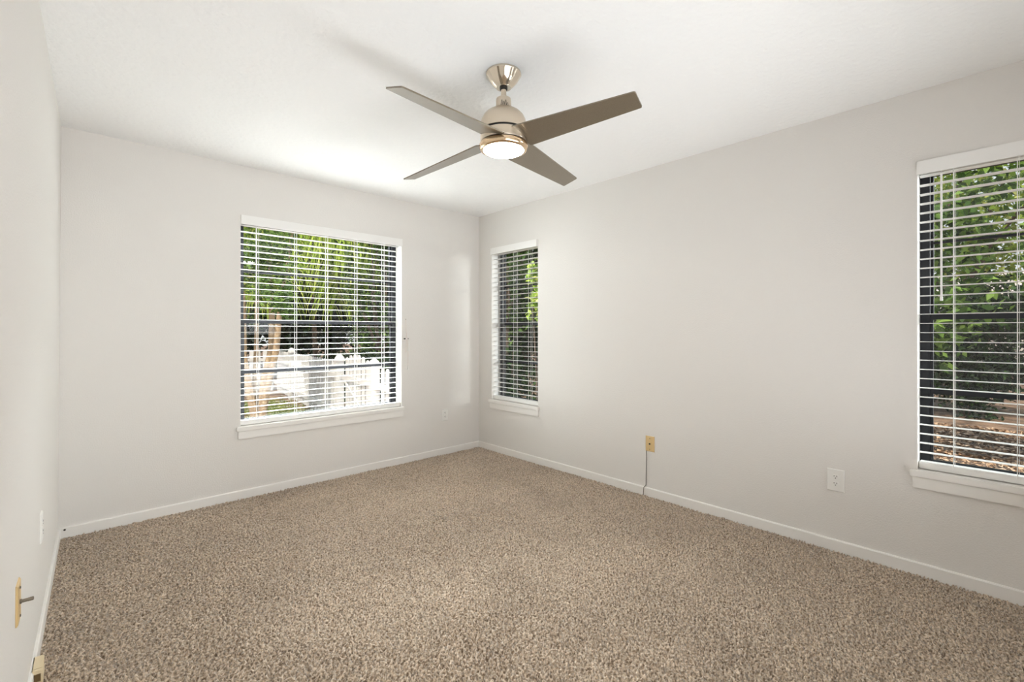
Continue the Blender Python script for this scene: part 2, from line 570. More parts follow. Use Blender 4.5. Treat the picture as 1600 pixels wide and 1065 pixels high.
def blind(M, width, ladders, wand_u, wand_z, label, gap_end=0.0):
    """2 inch horizontal blind, slats open"""
    root = empty('window_blind', M @ Vector((width / 2, 0.045, ZT - 0.035)))
    inv = root.matrix_basis.inverted()
    MM = Matrix.Translation(-root.location) @ M
    tag(root, label, 'window blind', 'white slat window blinds')
    zc = ZT - 0.066
    v = MB()
    v.box((0.003, -0.020, zc), (width - 0.003, -0.008, ZT + 0.000), 0.002, M=MM)
    v.box((0.003, -0.008, zc), (0.010, 0.003, ZT), M=MM).box((width - 0.010, -0.008, zc), (width - 0.003, 0.003, ZT), M=MM)
    v.build('valance', M_blind, root)
    MB().box((0.010, 0.022, ZT - 0.052), (width - 0.010, 0.070, ZT - 0.006), M=MM).build('headrail', M_blind, root)
    vm, hw, tilt = 0.046, 0.0225, math.radians(-1.0)
    s = MB()
    n = 31
    for i in range(n):
        z = 0.607 + 0.0468 * i
        if z > ZT - 0.055: break
        prof = []
        for k in range(5):                                 # slightly crowned slat section
            t = -1 + 2 * k / 4
            prof.append((vm + t * hw * math.cos(tilt), z + t * hw * math.sin(tilt) + 0.0012 * (1 - t * t)))
        top = [(a, b + 0.0010) for a, b in prof]
        bot = [(a, b - 0.0010) for a, b in prof][::-1]
        ring = top + bot
        m = len(ring)
        vs = [(0.009, a, b) for a, b in ring] + [(width - 0.009, a, b) for a, b in ring]
        fs = [tuple(reversed(range(m))), tuple(range(m, 2 * m))] + [(q, (q + 1) % m, (q + 1) % m + m, q + m) for q in range(m)]
        s.add(vs, fs, False, MM)
    s.build('slat_stack', M_blind, root)
    MB().box((0.008, vm - 0.026, ZS + 0.008), (width - 0.008, vm + 0.026, ZS + 0.042), 0.004, M=MM).build('bottom_rail', M_blind, root)
    for u in ladders:
        c = MB()
        for dv in (-0.0255, 0.0255):
            c.tube([(u, vm + dv, ZS + 0.03), (u, vm + dv, ZT - 0.03)], 0.0015, 6, M=MM)
        z = 0.607
        while z < ZT - 0.06:
            c.tube([(u, vm - 0.0255, z - 0.0022), (u, vm + 0.0255, z - 0.0022)], 0.0007, 4, M=MM)
            z += 0.0468
        c.tube([(u + 0.006, vm - 0.001, ZS + 0.03), (u + 0.006, vm - 0.001, ZT - 0.03)], 0.0008, 6, M=MM)
        c.build('ladder_cord', M_cord, root)
    if wand_u is not None:
        w = MB()
        w.tube([(wand_u, 0.008, ZT - 0.075), (wand_u, 0.008, wand_z)], 0.0046, 6, M=MM)
        w.lathe([(0.0050, wand_z - 0.012), (0.0058, wand_z - 0.008), (0.0050, wand_z + 0.01)], 12,
                M=MM @ Matrix.Translation((wand_u, 0.008, 0)))
        w.tube([(wand_u, 0.008, ZT - 0.078), (wand_u, 0.024, ZT - 0.058)], 0.0018, 6, M=MM)
        w.build('tilt_wand', M_blind, root)
    return root


M1 = Matrix.Translation((WIN_BACK[0], YB, 0))                                                      # u=+x, v=+y
M2 = Matrix(((0, 1, 0, XR), (-1, 0, 0, WIN_SIDE[1]), (0, 0, 1, 0), (0, 0, 0, 1)))                  # u=-y, v=+x
M3 = Matrix(((0, 1, 0, XR), (-1, 0, 0, WIN_NEAR[1]), (0, 0, 1, 0), (0, 0, 0, 1)))
window('window_1', M1, 1.327)
window('window_2', M2, 0.666)
window('window_3', M3, 0.666)
blind(M1, 1.327, [0.129, 0.403, 0.649, 0.904, 1.161], 0.110, 1.234, 'wide white slat blind over the large window facing the picket fence')
blind(M2, 0.666, [0.110, 0.313, 0.517], None, None, 'narrow white slat blind beside the far corner of the room')
blind(M3, 0.666, [0.134, 0.345, 0.556], 0.092, 1.385, 'tall white slat blind with a tilt wand, near the lower double outlet')

# ------------------------------------------------------------------ ceiling fan
FX, FY = 1.4528, 1.6127
fan = empty('ceiling_fan', (FX, FY, H))
tag(fan, 'brushed nickel ceiling fan with four blades and a lit round lamp', 'ceiling fan')
dz = lambda prof: [(r, z - H) for r, z in prof]
MB().lathe(dz([(0.070, H), (0.0825, H - 0.001), (0.0835, H - 0.010), (0.081, H - 0.014), (0.0775, H - 0.018), (0.066, H - 0.038),
               (0.050, H - 0.056), (0.0385, H - 0.066), (0.035, H - 0.070), (0.024, H - 0.070)]), 64).build('canopy', M_chrome, fan)
MB().lathe(dz([(0.010, H - 0.068), (0.019, H - 0.070), (0.018, H - 0.078), (0.012, H - 0.080)]), 32).build('hanger_ball', M_dark, fan)
MB().lathe(dz([(0.0125, H - 0.060), (0.0125, 2.30)]), 32).build('downrod', M_nickel, fan)
yk = MB().lathe(dz([(0.016, 2.322), (0.030, 2.3215), (0.0345, 2.318), (0.0355, 2.312), (0.0365, 2.272), (0.040, 2.262), (0.020, 2.262)]), 48).build('yoke_cover', M_nickel, fan)
# the clear bow of wires and clips showing at the front of the yoke cover
wr = MB()
for a0, z0, z1 in ((-150, 2.270, 2.296), (-137, 2.268, 2.290), (-125, 2.268, 2.297), (-112, 2.271, 2.285)):
    pts = []
    for k in range(7):
        t = k / 6
        a = math.radians(a0 + 14 * t)
        r = 0.0385 + 0.003 * math.sin(math.pi * t)
        pts.append((r * math.cos(a), r * math.sin(a), z0 + (z1 - z0) * math.sin(math.pi * t) - H))
    wr.tube(pts, 0.0009, 6)
wr.tube([(0.0415 * math.cos(math.radians(a)), 0.0415 * math.sin(math.radians(a)), 2.266 - H) for a in range(-165, -100, 6)], 0.001, 6)
wr.build('wire_clip', M_dark, yk)
MB().lathe(dz([(0.034, 2.270), (0.046, 2.268), (0.064, 2.260), (0.082, 2.248), (0.096, 2.233), (0.104, 2.216), (0.1075, 2.198),
               (0.1085, 2.180), (0.1085, 2.1625), (0.100, 2.1620)]), 72).build('motor_housing', M_nickel, fan)
MB().lathe(dz([(0.095, 2.163), (0.1045, 2.162), (0.1045, 2.152), (0.095, 2.151)]), 72).build('trim_groove', M_dark, fan)
MB().lathe(dz([(0.095, 2.1535), (0.1085, 2.1530), (0.1095, 2.148), (0.1095, 2.114), (0.108, 2.1105), (0.095, 2.110)]), 72).build('blade_hub', M_nickel, fan)
MB().lathe(dz([(0.095, 2.111), (0.1050, 2.110), (0.1050, 2.103), (0.095, 2.102)]), 72).build('trim_groove', M_dark, fan)
MB().lathe(dz([(0.098, 2.1045), (0.1125, 2.1035), (0.1150, 2.098), (0.1155, 2.091), (0.1135, 2.083), (0.1085, 2.076), (0.1025, 2.0735),
               (0.0965, 2.0745), (0.0955, 2.080)]), 72).build('light_ring', M_ring, fan)
lens = MB().lathe(dz([(0.0955, 2.083), (0.0955, 2.0765), (0.091, 2.071), (0.080, 2.067), (0.055, 2.0645), (0.028, 2.0635), (0.004, 2.0632)]), 64)
lens.build('lamp_lens', M_lens, fan)

BP, TX, TY = -0.2895, 0.0147, -0.0407          # blade pitch; the fan hangs a little out of level


def blade(k):
    t = 0.0252 + k * math.pi / 2
    U = Vector((math.cos(t), math.sin(t), 0)); Vv = Vector((-math.sin(t), math.cos(t), 0))
    # outline (u along the blade, v across), corners eased
    out = []
    corners = [(0.085, -0.050), (0.6555, 0.072), (0.638, 0.1606), (0.085, 0.102)]
    for i, c in enumerate(corners):
        c = Vector(c); p = Vector(corners[i - 1]); n = Vector(corners[(i + 1) % 4])
        rad = 0.008
        for q in range(5):
            s = q / 4
            a = c + (p - c).normalized() * rad; b = c + (n - c).normalized() * rad
            out.append(((1 - s) ** 2 * a + 2 * s * (1 - s) * c + s ** 2 * b))
    m = len(out)
    vs = []
    for h in (-0.0028, 0.0028):
        for u, v in out:
            Q = U * u + Vv * (v * math.cos(BP) - h * math.sin(BP)) + Vector((0, 0, v * math.sin(BP) + h * math.cos(BP)))
            Q.z += TX * Q.x + TY * Q.y
            vs.append(Q + Vector((0, 0, 2.1291 - H)))
    fs = [tuple(reversed(range(m))), tuple(range(m, 2 * m))] + [(i, (i + 1) % m, (i + 1) % m + m, i + m) for i in range(m)]
    MB().add(vs, fs).build('blade', M_blade, fan)


for k in range(4): blade(k)


# ------------------------------------------------------------------ wall plates
# local frame: u across the plate, v out of the wall into the room, z up, centred on the plate
def frame_at(wall, a, z):
    if wall == 'back': return Matrix(((1, 0, 0, a), (0, -1, 0, YB), (0, 0, 1, z), (0, 0, 0, 1)))
    if wall == 'right': return Matrix(((0, -1, 0, XR), (1, 0, 0, a), (0, 0, 1, z), (0, 0, 0, 1)))
    r = Matrix.Rotation(-SLOPE, 4, 'Z')
    return Matrix.Translation((xl(a, z), a, z)) @ Matrix(((0, 1, 0, 0), (-1, 0, 0, 0), (0, 0, 1, 0), (0, 0, 0, 1))) @ r


def bevelled_plate(w, h, t, material, name, parent, M):
    m = MB()
    b = 0.004
    vs = [(-w/2, 0, -h/2), (w/2, 0, -h/2), (w/2, 0, h/2), (-w/2, 0, h/2),
          (-w/2, t*0.5, -h/2), (w/2, t*0.5, -h/2), (w/2, t*0.5, h/2), (-w/2, t*0.5, h/2),
          (-w/2+b, t, -h/2+b), (w/2-b, t, -h/2+b), (w/2-b, t, h/2-b), (-w/2+b, t, h/2-b)]
    fs = [(0, 1, 2, 3), (8, 11, 10, 9)] + [(i, 4 + i, 4 + (i + 1) % 4, (i + 1) % 4) for i in range(4)] + [(4 + i, 8 + i, 8 + (i + 1) % 4, 4 + (i + 1) % 4) for i in range(4)]
    m.add(vs, fs, False, M)
    return m.build(name, material, parent)


def outlet(wall, a, z, w, h, label):
    F_ = frame_at(wall, a, z)
    root = empty('wall_outlet', F_.translation)
    M = Matrix.Translation(-root.location) @ F_
    tag(root, label, 'power outlet', 'white double power outlets')
    bevelled_plate(w, h, 0.006, M_plate, 'cover_plate', root, M)
    for s in (-1, 1):
        zc = s * 0.0195
        poly = []
        for k in range(24):
            t = 2 * math.pi * k / 24
            poly.append((0.0165 * math.cos(t), max(-0.0125, min(0.0125, 0.0165 * math.sin(t)))))
        T = M @ Matrix(((1, 0, 0, 0), (0, 0, 1, 0), (0, 1, 0, zc), (0, 0, 0, 1)))
        rc = MB().prism(poly, 0.004, 0.0078, T).build('receptacle', M_plate, root)
        sl = MB()
        sl.box((-0.0078, 0.0070, zc + 0.0005), (-0.0052, 0.0083, zc + 0.0085), M=M)
        sl.box((0.0052, 0.0070, zc + 0.0010), (0.0076, 0.0083, zc + 0.0080), M=M)
        sl.lathe([(0.0027, 0.0070), (0.0027, 0.0083)], 12, M=M @ Matrix(((1, 0, 0, 0), (0, 0, 1, 0), (0, 1, 0, zc - 0.0065), (0, 0, 0, 1))))
        sl.build('socket_hole', M_slot, rc)
    MB().lathe([(0.0028, 0.0055), (0.0028, 0.0070), (0.0018, 0.0074)], 16, M=M @ Matrix(((1, 0, 0, 0), (0, 0, 1, 0), (0, 1, 0, 0), (0, 0, 0, 1)))).build('screw', M_plate, root)
    return root


outlet('right', 0.6435, 0.388, 0.083, 0.124, 'white double power outlet low on the wall beneath and left of the tall blind')
outlet('back', 2.650, 0.388, 0.070, 0.115, 'white double power outlet low on the wall between the wide window and the corner')
outlet('left', 2.645, 0.435, 0.070, 0.114, 'white power outlet seen edge-on on the bright wall at the photo edge')

AX = Matrix(((1, 0, 0, 0), (0, 0, 1, 0), (0, 1, 0, 0), (0, 0, 0, 1)))     # lathe axis along v


def coax_plate(wall, a, z, w, h, label, plug):
    F_ = frame_at(wall, a, z)
    root = empty('coax_wall_plate', F_.translation)
    M = Matrix.Translation(-root.location) @ F_
    tag(root, label, 'wall plate', 'almond coax wall plates')
    bevelled_plate(w, h, 0.0055, M_almond, 'cover_plate', root, M)
    for s in (-1, 1):
        MB().lathe([(0.0034, 0.006), (0.0034, 0.0078), (0.0022, 0.0084)], 16, M=M @ Matrix.Translation((0, 0, s * 0.040)) @ AX).build('screw', M_screw, root)
    if plug:
        MB().lathe([(0.0065, 0.006), (0.0065, 0.010), (0.0048, 0.0105), (0.0048, 0.022), (0.0052, 0.0225), (0.0052, 0.033), (0.0030, 0.034)], 20,
                   M=M @ Matrix.Rotation(math.radians(0), 4, 'X') @ AX).build('coax_connector', M_screw, root)
    else:
        c = MB().lathe([(0.0095, 0.005), (0.0095, 0.0070), (0.0070, 0.0075)], 24, M=M @ AX).build('jack_collar', M_almond, root)
        MB().lathe([(0.0062, 0.0070), (0.0062, 0.0100), (0.0040, 0.0102)], 16, M=M @ AX).build('jack_hole', M_slot, c)
    return root


coax_plate('right', 1.797, 0.386, 0.072, 0.114, 'almond coax wall plate with a thin cable dropping from its corner', False)
coax_plate('left', 1.918, 0.451, 0.070, 0.114, 'almond wall plate with a metal connector sticking out of the bright side wall', True)

# thin coax cable running down the wall, over the baseboard and into the carpet
cb = MB().tube([(XR - 0.0035, 1.826, 0.332), (XR - 0.0035, 1.825, 0.27), (XR - 0.0037, 1.8265, 0.20), (XR - 0.0035, 1.8285, 0.13),
                (XR - 0.0035, 1.830, 0.075), (XR - 0.006, 1.8325, 0.066), (XR - 0.0125, 1.8385, 0.060), (XR - 0.0145, 1.842, 0.052),
                (XR - 0.0145, 1.8435, 0.03), (XR - 0.015, 1.846, -0.004)], 0.0026, 8)
tag(cb.build('coax_cable', M_cable), 'thin dark grey cable running from the almond plate down over the baseboard', 'cable')

# cord cleat with the lift cords wound on it, right of the big window
cl = empty('cord_cleat', (2.212, YB, 1.154))
tag(cl, 'small white cord cleat with two dark screws beside the wide window', 'cord cleat')
MB().box((-0.022, -0.005, -0.006), (0.022, -0.001, 0.006), 0.0015).box((-0.006, -0.013, -0.004), (0.006, -0.004, 0.004), 0.001) \
    .box((-0.016, -0.017, -0.004), (0.020, -0.012, 0.004), 0.0015).build('hook', M_plate, cl)
for dx, rr in ((-0.018, 0.006), (0.014, 0.0045)):
    MB().lathe([(rr, 0.0), (rr, 0.019), (rr * 0.5, 0.021)], 14, M=Matrix(((1, 0, 0, dx), (0, 0, -1, 0), (0, 1, 0, 0), (0, 0, 0, 1)))).build('screw', M_slot, cl)
lc = empty('lift_cord', (2.212, YB, 1.333))
tag(lc, 'thin pale pull cords with white tassels hanging over the cord cleat', 'blind cord')
MB().tube([(-0.004, -0.004, 0.0), (-0.001, -0.005, -0.08), (0.004, -0.010, -0.165), (0.010, -0.020, -0.185)], 0.0016, 6) \
    .tube([(0.012, -0.020, -0.185), (0.016, -0.010, -0.24), (0.020, -0.007, -0.33), (0.015, -0.007, -0.435)], 0.0014, 6) \
    .tube([(0.000, -0.018, -0.180), (-0.004, -0.010, -0.25), (-0.004, -0.006, -0.31)], 0.0014, 6).build('cord', M_pinkcord, lc)
for (x, z0, z1) in ((0.022, -0.295, -0.195), (0.015, -0.468, -0.432)):
    MB().lathe([(0.0022, z1), (0.0040, z1 - 0.006), (0.0056, z0 + 0.004), (0.0052, z0), (0.002, z0)], 16, M=Matrix.Translation((x, -0.0085, 0))).build('tassel', M_plate, lc)
nl = MB().lathe([(0.0032, 0.0), (0.0032, 0.006), (0.001, 0.007)], 12, M=Matrix(((1, 0, 0, 2.209), (0, 0, -1, YB), (0, 1, 0, 1.336), (0, 0, 0, 1)))).build('wall_nail', M_screw)
tag(nl, 'tiny nail head in the wall above the cord cleat', 'nail')
nl = MB().lathe([(0.0055, 0.0), (0.0055, 0.003), (0.002, 0.004)], 12, M=Matrix(((1, 0, 0, -0.078), (0, 0, -1, YB - BT), (0, 1, 0, 0.043), (0, 0, 0, 1)))).build('baseboard_nail', M_slot)
tag(nl, 'dark nail head in the white baseboard at the corner by the bright side wall', 'nail')

# small cream phone jack box on the left baseboard
yj = 2.262
xj = xl(yj, 0) + BT - 0.004
pj = empty('phone_jack', (xj, yj, 0))
tag(pj, 'small cream phone jack box fixed to the baseboard at the photo edge', 'phone jack')
j = MB()
j.box((-0.004, 0, 0.0), (0.026, 0.105, 0.016), 0.002)
j.box((-0.004, 0.014, 0.014), (0.026, 0.105, 0.058), 0.003)
j.box((-0.004, 0.0, 0.046), (0.026, 0.016, 0.058), 0.002)
j.box((0.021, 0.0, 0.014), (0.026, 0.016, 0.048), 0.001)
j.build('jack_body', M_cream, pj)
MB().box((-0.003, 0.010, 0.016), (0.0215, 0.0145, 0.046)).build('jack_port', mat('brown_port', (0.20, 0.13, 0.055, 1), 0.5), pj)


# ================================================================== the garden outside
rng = np.random.default_rng(11)
RAD = math.radians
M_bark = mat('tan_bark', (0.50, 0.36, 0.22, 1), 0.9, bump=(30, 0.6, 0.02), var=(14, (0.30, 0.20, 0.12, 1), 0.2))
M_darkbark = mat('brown_bark', (0.14, 0.095, 0.065, 1), 0.95, bump=(22, 0.8, 0.03), var=(9, (0.07, 0.05, 0.035, 1), 0.2))
M_fence = mat('white_fence_paint', (0.64, 0.60, 0.575, 1), 0.5, bump=(40, 0.1, 0.002))
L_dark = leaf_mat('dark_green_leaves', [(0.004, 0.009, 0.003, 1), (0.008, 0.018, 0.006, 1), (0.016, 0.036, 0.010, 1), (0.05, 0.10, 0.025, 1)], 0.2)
L_mid = leaf_mat('mid_green_leaves', [(0.035, 0.07, 0.015, 1), (0.08, 0.16, 0.03, 1), (0.16, 0.28, 0.05, 1), (0.30, 0.45, 0.10, 1)], 0.4)
L_green = leaf_mat('shaded_green_leaves', [(0.015, 0.03, 0.008, 1), (0.04, 0.08, 0.018, 1), (0.08, 0.16, 0.03, 1), (0.18, 0.28, 0.06, 1)], 0.3)  # dimmer copy of the mid green; shade is put into the colours
L_lime = leaf_mat('yellow_green_leaves', [(0.10, 0.18, 0.02, 1), (0.24, 0.36, 0.05, 1), (0.42, 0.52, 0.08, 1), (0.62, 0.60, 0.20, 1)], 0.45)
L_palm = leaf_mat('palm_leaflets', [(0.16, 0.27, 0.03, 1), (0.36, 0.50, 0.06, 1), (0.56, 0.66, 0.11, 1), (0.78, 0.78, 0.26, 1)], 0.35)
L_litter = leaf_mat('fallen_leaf_litter', [(0.10, 0.055, 0.03, 1), (0.28, 0.16, 0.09, 1), (0.50, 0.31, 0.19, 1), (0.70, 0.52, 0.38, 1)], 0.0, 0.8)
L_grass = leaf_mat('grass_blades', [(0.10, 0.15, 0.03, 1), (0.22, 0.28, 0.06, 1), (0.42, 0.42, 0.14, 1)], 0.2)

M_soil = mat('brown_mulch', (0.10, 0.058, 0.036, 1), 0.95, bump=(18, 1.0, 0.05, 8), var=(3.5, (0.27, 0.165, 0.105, 1), 0.14))
gr = MB()
gr.box((-30, YB + 0.21, GZ - 0.3), (60, 60, GZ))
gr.box((XR + 0.21, -40, GZ - 0.3), (60, YB + 0.21, GZ))
tag(gr.build('ground', M_soil), kind='structure')


def leaves(name, P, size, material, parent=None, up=0.25, wid=0.5, seed=1):
    """one mesh of small folded leaves at the points P (n x 3)"""
    r = np.random.default_rng(seed)
    n = len(P)
    sz = size * (0.6 + 0.8 * r.random((n, 1)))
    nrm = r.standard_normal((n, 3)); nrm[:, 2] = np.abs(nrm[:, 2]) + up
    nrm /= np.linalg.norm(nrm, axis=1, keepdims=True)
    t = r.standard_normal((n, 3)); t -= nrm * (t * nrm).sum(1, keepdims=True)
    t /= np.linalg.norm(t, axis=1, keepdims=True)
    b = np.cross(nrm, t)
    A = P - t * sz * 0.5
    B = P + b * sz * wid * 0.5 + nrm * sz * 0.10
    C = P + t * sz * 0.5 - nrm * sz * 0.06
    D = P - b * sz * wid * 0.5 + nrm * sz * 0.10
    V = np.stack([A, B, C, D], 1).reshape(-1, 3)
    i = np.arange(n)[:, None] * 4
    F = i + np.array([[0, 1, 2, 3]])
    return mesh_obj(name, V, F, material, parent)


def blob(n, c, r, seed, shell=0.55, clumps=40, cr=0.28):
    """points gathered in clumps inside an ellipsoid, denser towards its skin"""
    g = np.random.default_rng(seed)
    d = g.standard_normal((clumps, 3)); d /= np.linalg.norm(d, axis=1, keepdims=True)
    rad = shell + (1 - shell) * g.random((clumps, 1))
    C = d * rad
    k = g.integers(0, clumps, n)
    q = g.standard_normal((n, 3)); q /= np.linalg.norm(q, axis=1, keepdims=True)
    q *= (g.random((n, 1)) ** 0.45) * cr
    return (C[k] + q) * np.array(r) + np.array(c)


def branchy(root, base, h, r0, tops, material, seed, name='trunk'):
    g = random.Random(seed)
    m = MB()
    base = Vector(base)
    mid = base + Vector((g.uniform(-.1, .1), g.uniform(-.1, .1), h * 0.55))
    m.tube([base, base * 0.5 + mid * 0.5 + Vector((0.03, 0.02, 0)), mid], [r0, r0 * 0.85, r0 * 0.7], 10)
    for tp in tops:
        tp = Vector(tp)
        q = mid * 0.5 + tp * 0.5 + Vector((g.uniform(-.2, .2), g.uniform(-.2, .2), 0.15))
        m.tube([mid, q, tp], [r0 * 0.6, r0 * 0.35, r0 * 0.1], 8)
    return m.build(name, material, root)


def tree(name, x, y, h, crown_c, crown_r, n, size, lmat, label, cat, seed, group=None, shell=0.5, clumps=50, cr=0.28, r0=0.14, bark=None, up=0.25):
    root = empty(name, (x, y, GZ))
    tag(root, label, cat, group)
    P = blob(n, crown_c, crown_r, seed, shell, clumps, cr)
    g = np.random.default_rng(seed)
    tops = [tuple(P[i]) for i in g.integers(0, n, 6)]
    branchy(root, (0, 0, -0.02), crown_c[2] - crown_r[2] * 0.4, r0, tops, bark or M_darkbark, seed)
    leaves('crown', P, size, lmat, root, up, seed=seed)
    return root


def shrub(name, x, y, c, r, n, size, lmat, label, cat, seed, group=None, clumps=30, cr=0.35):
    root = empty(name, (x, y, GZ))
    tag(root, label, cat, group)
    P = blob(n, c, r, seed, 0.4, clumps, cr)
    P[:, 2] = np.maximum(P[:, 2], 0.02)
    st = MB()
    g = np.random.default_rng(seed)
    for i in g.integers(0, n, 7):
        st.tube([(0, 0, -0.01), tuple(P[i] * np.array([0.4, 0.4, 0.5])), tuple(P[i])], [0.02, 0.013, 0.005], 6)
    st.build('stem', M_darkbark, root)
    leaves('foliage', P, size, lmat, root, seed=seed)
    return root


def ray(r, w, h=0.0):
    return (0.6828 * w + 0.7306 * r * w, 0.7306 * w - 0.6828 * r * w)


# ---- dense dark tree wall far behind the fence: a row of broad evergreens with leaves down to the ground
specs = [(-0.76, 20), (-0.50, 20), (-0.24, 20), (0.03, 19), (-0.63, 27), (-0.40, 27), (-0.16, 26), (0.16, 24)]
names_l = ['dark evergreen tree at the inner edge of the wide window behind the tan stems',
           'dark evergreen tree directly behind the hanging palm fronds',
           'dark evergreen tree rising behind the gate and the right of the wide window',
           'dark evergreen tree filling the narrow window behind the light green tree',
           'dark evergreen tree in the farther row, between the tan stems and the palm',
           'dark evergreen tree in the farther row, behind the middle of the picket fence',
           'dark evergreen tree in the farther row, hidden mostly by the room corner',
           'dark evergreen tree in the farther row, behind the yellow green shrub of the narrow window']
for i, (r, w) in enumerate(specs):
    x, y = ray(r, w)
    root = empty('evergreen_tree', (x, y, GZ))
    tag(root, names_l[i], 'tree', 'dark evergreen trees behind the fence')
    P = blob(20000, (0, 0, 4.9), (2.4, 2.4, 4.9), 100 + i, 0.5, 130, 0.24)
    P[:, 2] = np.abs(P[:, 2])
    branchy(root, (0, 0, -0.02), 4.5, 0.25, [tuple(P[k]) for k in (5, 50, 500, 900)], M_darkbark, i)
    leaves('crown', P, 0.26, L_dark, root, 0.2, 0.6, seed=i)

# mid green foliage in front of them
for i, (r, w, c, rr, n, sz, lm, lab) in enumerate([
        (-0.285, 12.5, (0, 0, 3.1), (1.15, 1.15, 2.6), 5200, 0.10, L_green, 'mid green leafy tree beyond the fence at the right of the wide window'),
        (-0.60, 15.5, (0, 0, 3.6), (1.6, 1.6, 2.6), 6500, 0.12, L_mid, 'mid green leafy tree beyond the palm on its left side'),
        (-0.015, 9.0, (0, 0, 2.8), (0.55, 0.55, 1.5), 2200, 0.085, L_green, 'light green leafy small tree seen in the upper narrow window'),
        ]):
    x, y = ray(r, w)
    tree('leafy_tree', x, y, 0, c, rr, n, sz, lm, lab, 'tree', 200 + i, 'mid green trees in the garden', r0=0.07, clumps=36, cr=0.3)

x, y = ray(0.062, 5.4)
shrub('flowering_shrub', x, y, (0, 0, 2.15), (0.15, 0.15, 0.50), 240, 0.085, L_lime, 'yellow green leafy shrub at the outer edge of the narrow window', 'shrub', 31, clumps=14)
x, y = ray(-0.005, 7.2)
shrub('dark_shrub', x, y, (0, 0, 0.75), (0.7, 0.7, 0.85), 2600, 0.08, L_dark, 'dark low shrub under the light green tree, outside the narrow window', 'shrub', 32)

# ---- multi stem tree with tan trunks
bx, by = ray(-0.556, 8.5)
ms = empty('multi_stem_tree', (bx, by, GZ))
tag(ms, 'tree with several smooth tan stems fanning from one base, left of the fence', 'tree')


def to_w(r, w, z): 
    x_, y_ = ray(r, w)
    return Vector((x_ - bx, y_ - by, z - GZ))


stems = [([(-0.556, 8.5, GZ - 0.02), (-0.572, 8.45, 0.15), (-0.585, 8.4, 0.75), (-0.586, 8.4, 1.5), (-0.590, 8.35, 2.6), (-0.60, 8.3, 3.7)], [0.085, 0.080, 0.072, 0.064, 0.050, 0.03]),
         ([(-0.554, 8.55, GZ - 0.02), (-0.560, 8.6, 0.3), (-0.556, 8.7, 1.0), (-0.555, 8.8, 1.9), (-0.545, 8.9, 3.3)], [0.06, 0.05, 0.046, 0.04, 0.02]),
         ([(-0.550, 8.5, GZ - 0.02), (-0.540, 8.5, 0.3), (-0.524, 8.5, 0.9), (-0.522, 8.5, 1.6), (-0.530, 8.5, 2.4), (-0.520, 8.5, 3.8)], [0.08, 0.070, 0.062, 0.058, 0.05, 0.03]),
         ([(-0.547, 8.45, GZ - 0.02), (-0.532, 8.4, 0.2), (-0.513, 8.35, 0.9), (-0.508, 8.3, 1.4), (-0.495, 8.3, 2.2), (-0.47, 8.3, 3.4)], [0.075, 0.068, 0.064, 0.058, 0.04, 0.02]),
         ([(-0.552, 8.40, GZ - 0.02), (-0.575, 8.3, 0.6), (-0.585, 8.2, 1.0)], [0.03, 0.018, 0.010])]
for pts, rs in stems:
    MB().tube([to_w(*p) for p in pts], [q * 0.85 for q in rs], 10).build('trunk', M_bark, ms)
P = np.vstack([blob(900, tuple(to_w(-0.575, 8.1, 2.75)), (0.45, 0.45, 0.95), 41, 0.2, 26, 0.28),
               blob(700, tuple(to_w(-0.545, 8.5, 2.2)), (0.30, 0.30, 0.75), 42, 0.2, 22, 0.28)])
leaves('crown', P, 0.085, L_lime, ms, seed=43)
P = np.vstack([blob(2600, tuple(to_w(-0.525, 8.0, 2.55)), (0.55, 0.55, 1.05), 44, 0.2, 40, 0.30),
               blob(700, tuple(to_w(-0.50, 7.9, 1.75)), (0.30, 0.30, 0.40), 45, 0.2, 18, 0.32)])
leaves('foliage_clump', P, 0.080, L_mid, ms, seed=46)

# ---- palm with arching fronds of long hanging leaflets
px_, py_ = ray(-0.440, 12.9)
pm = empty('palm_tree', (px_, py_, GZ))
tag(pm, 'yellow green palm behind the fence with long fronds hanging down before the dark trees', 'palm')
TOPZ = 5.15
tr_ = MB()
tr_.tube([(0.10, -0.25, -0.02), (0.08, -0.15, 1.6), (0.04, -0.05, 3.6), (0, 0, TOPZ)], [0.075, 0.065, 0.06, 0.07], 12)
for k in range(22):
    z = 0.15 + k * 0.22
    tr_.lathe([(0.070, z), (0.077, z + 0.015), (0.070, z + 0.03)], 14, M=Matrix.Translation((0.09 - 0.015 * z, -0.22 + 0.045 * z, 0)))
tr_.build('trunk', M_darkbark, pm)


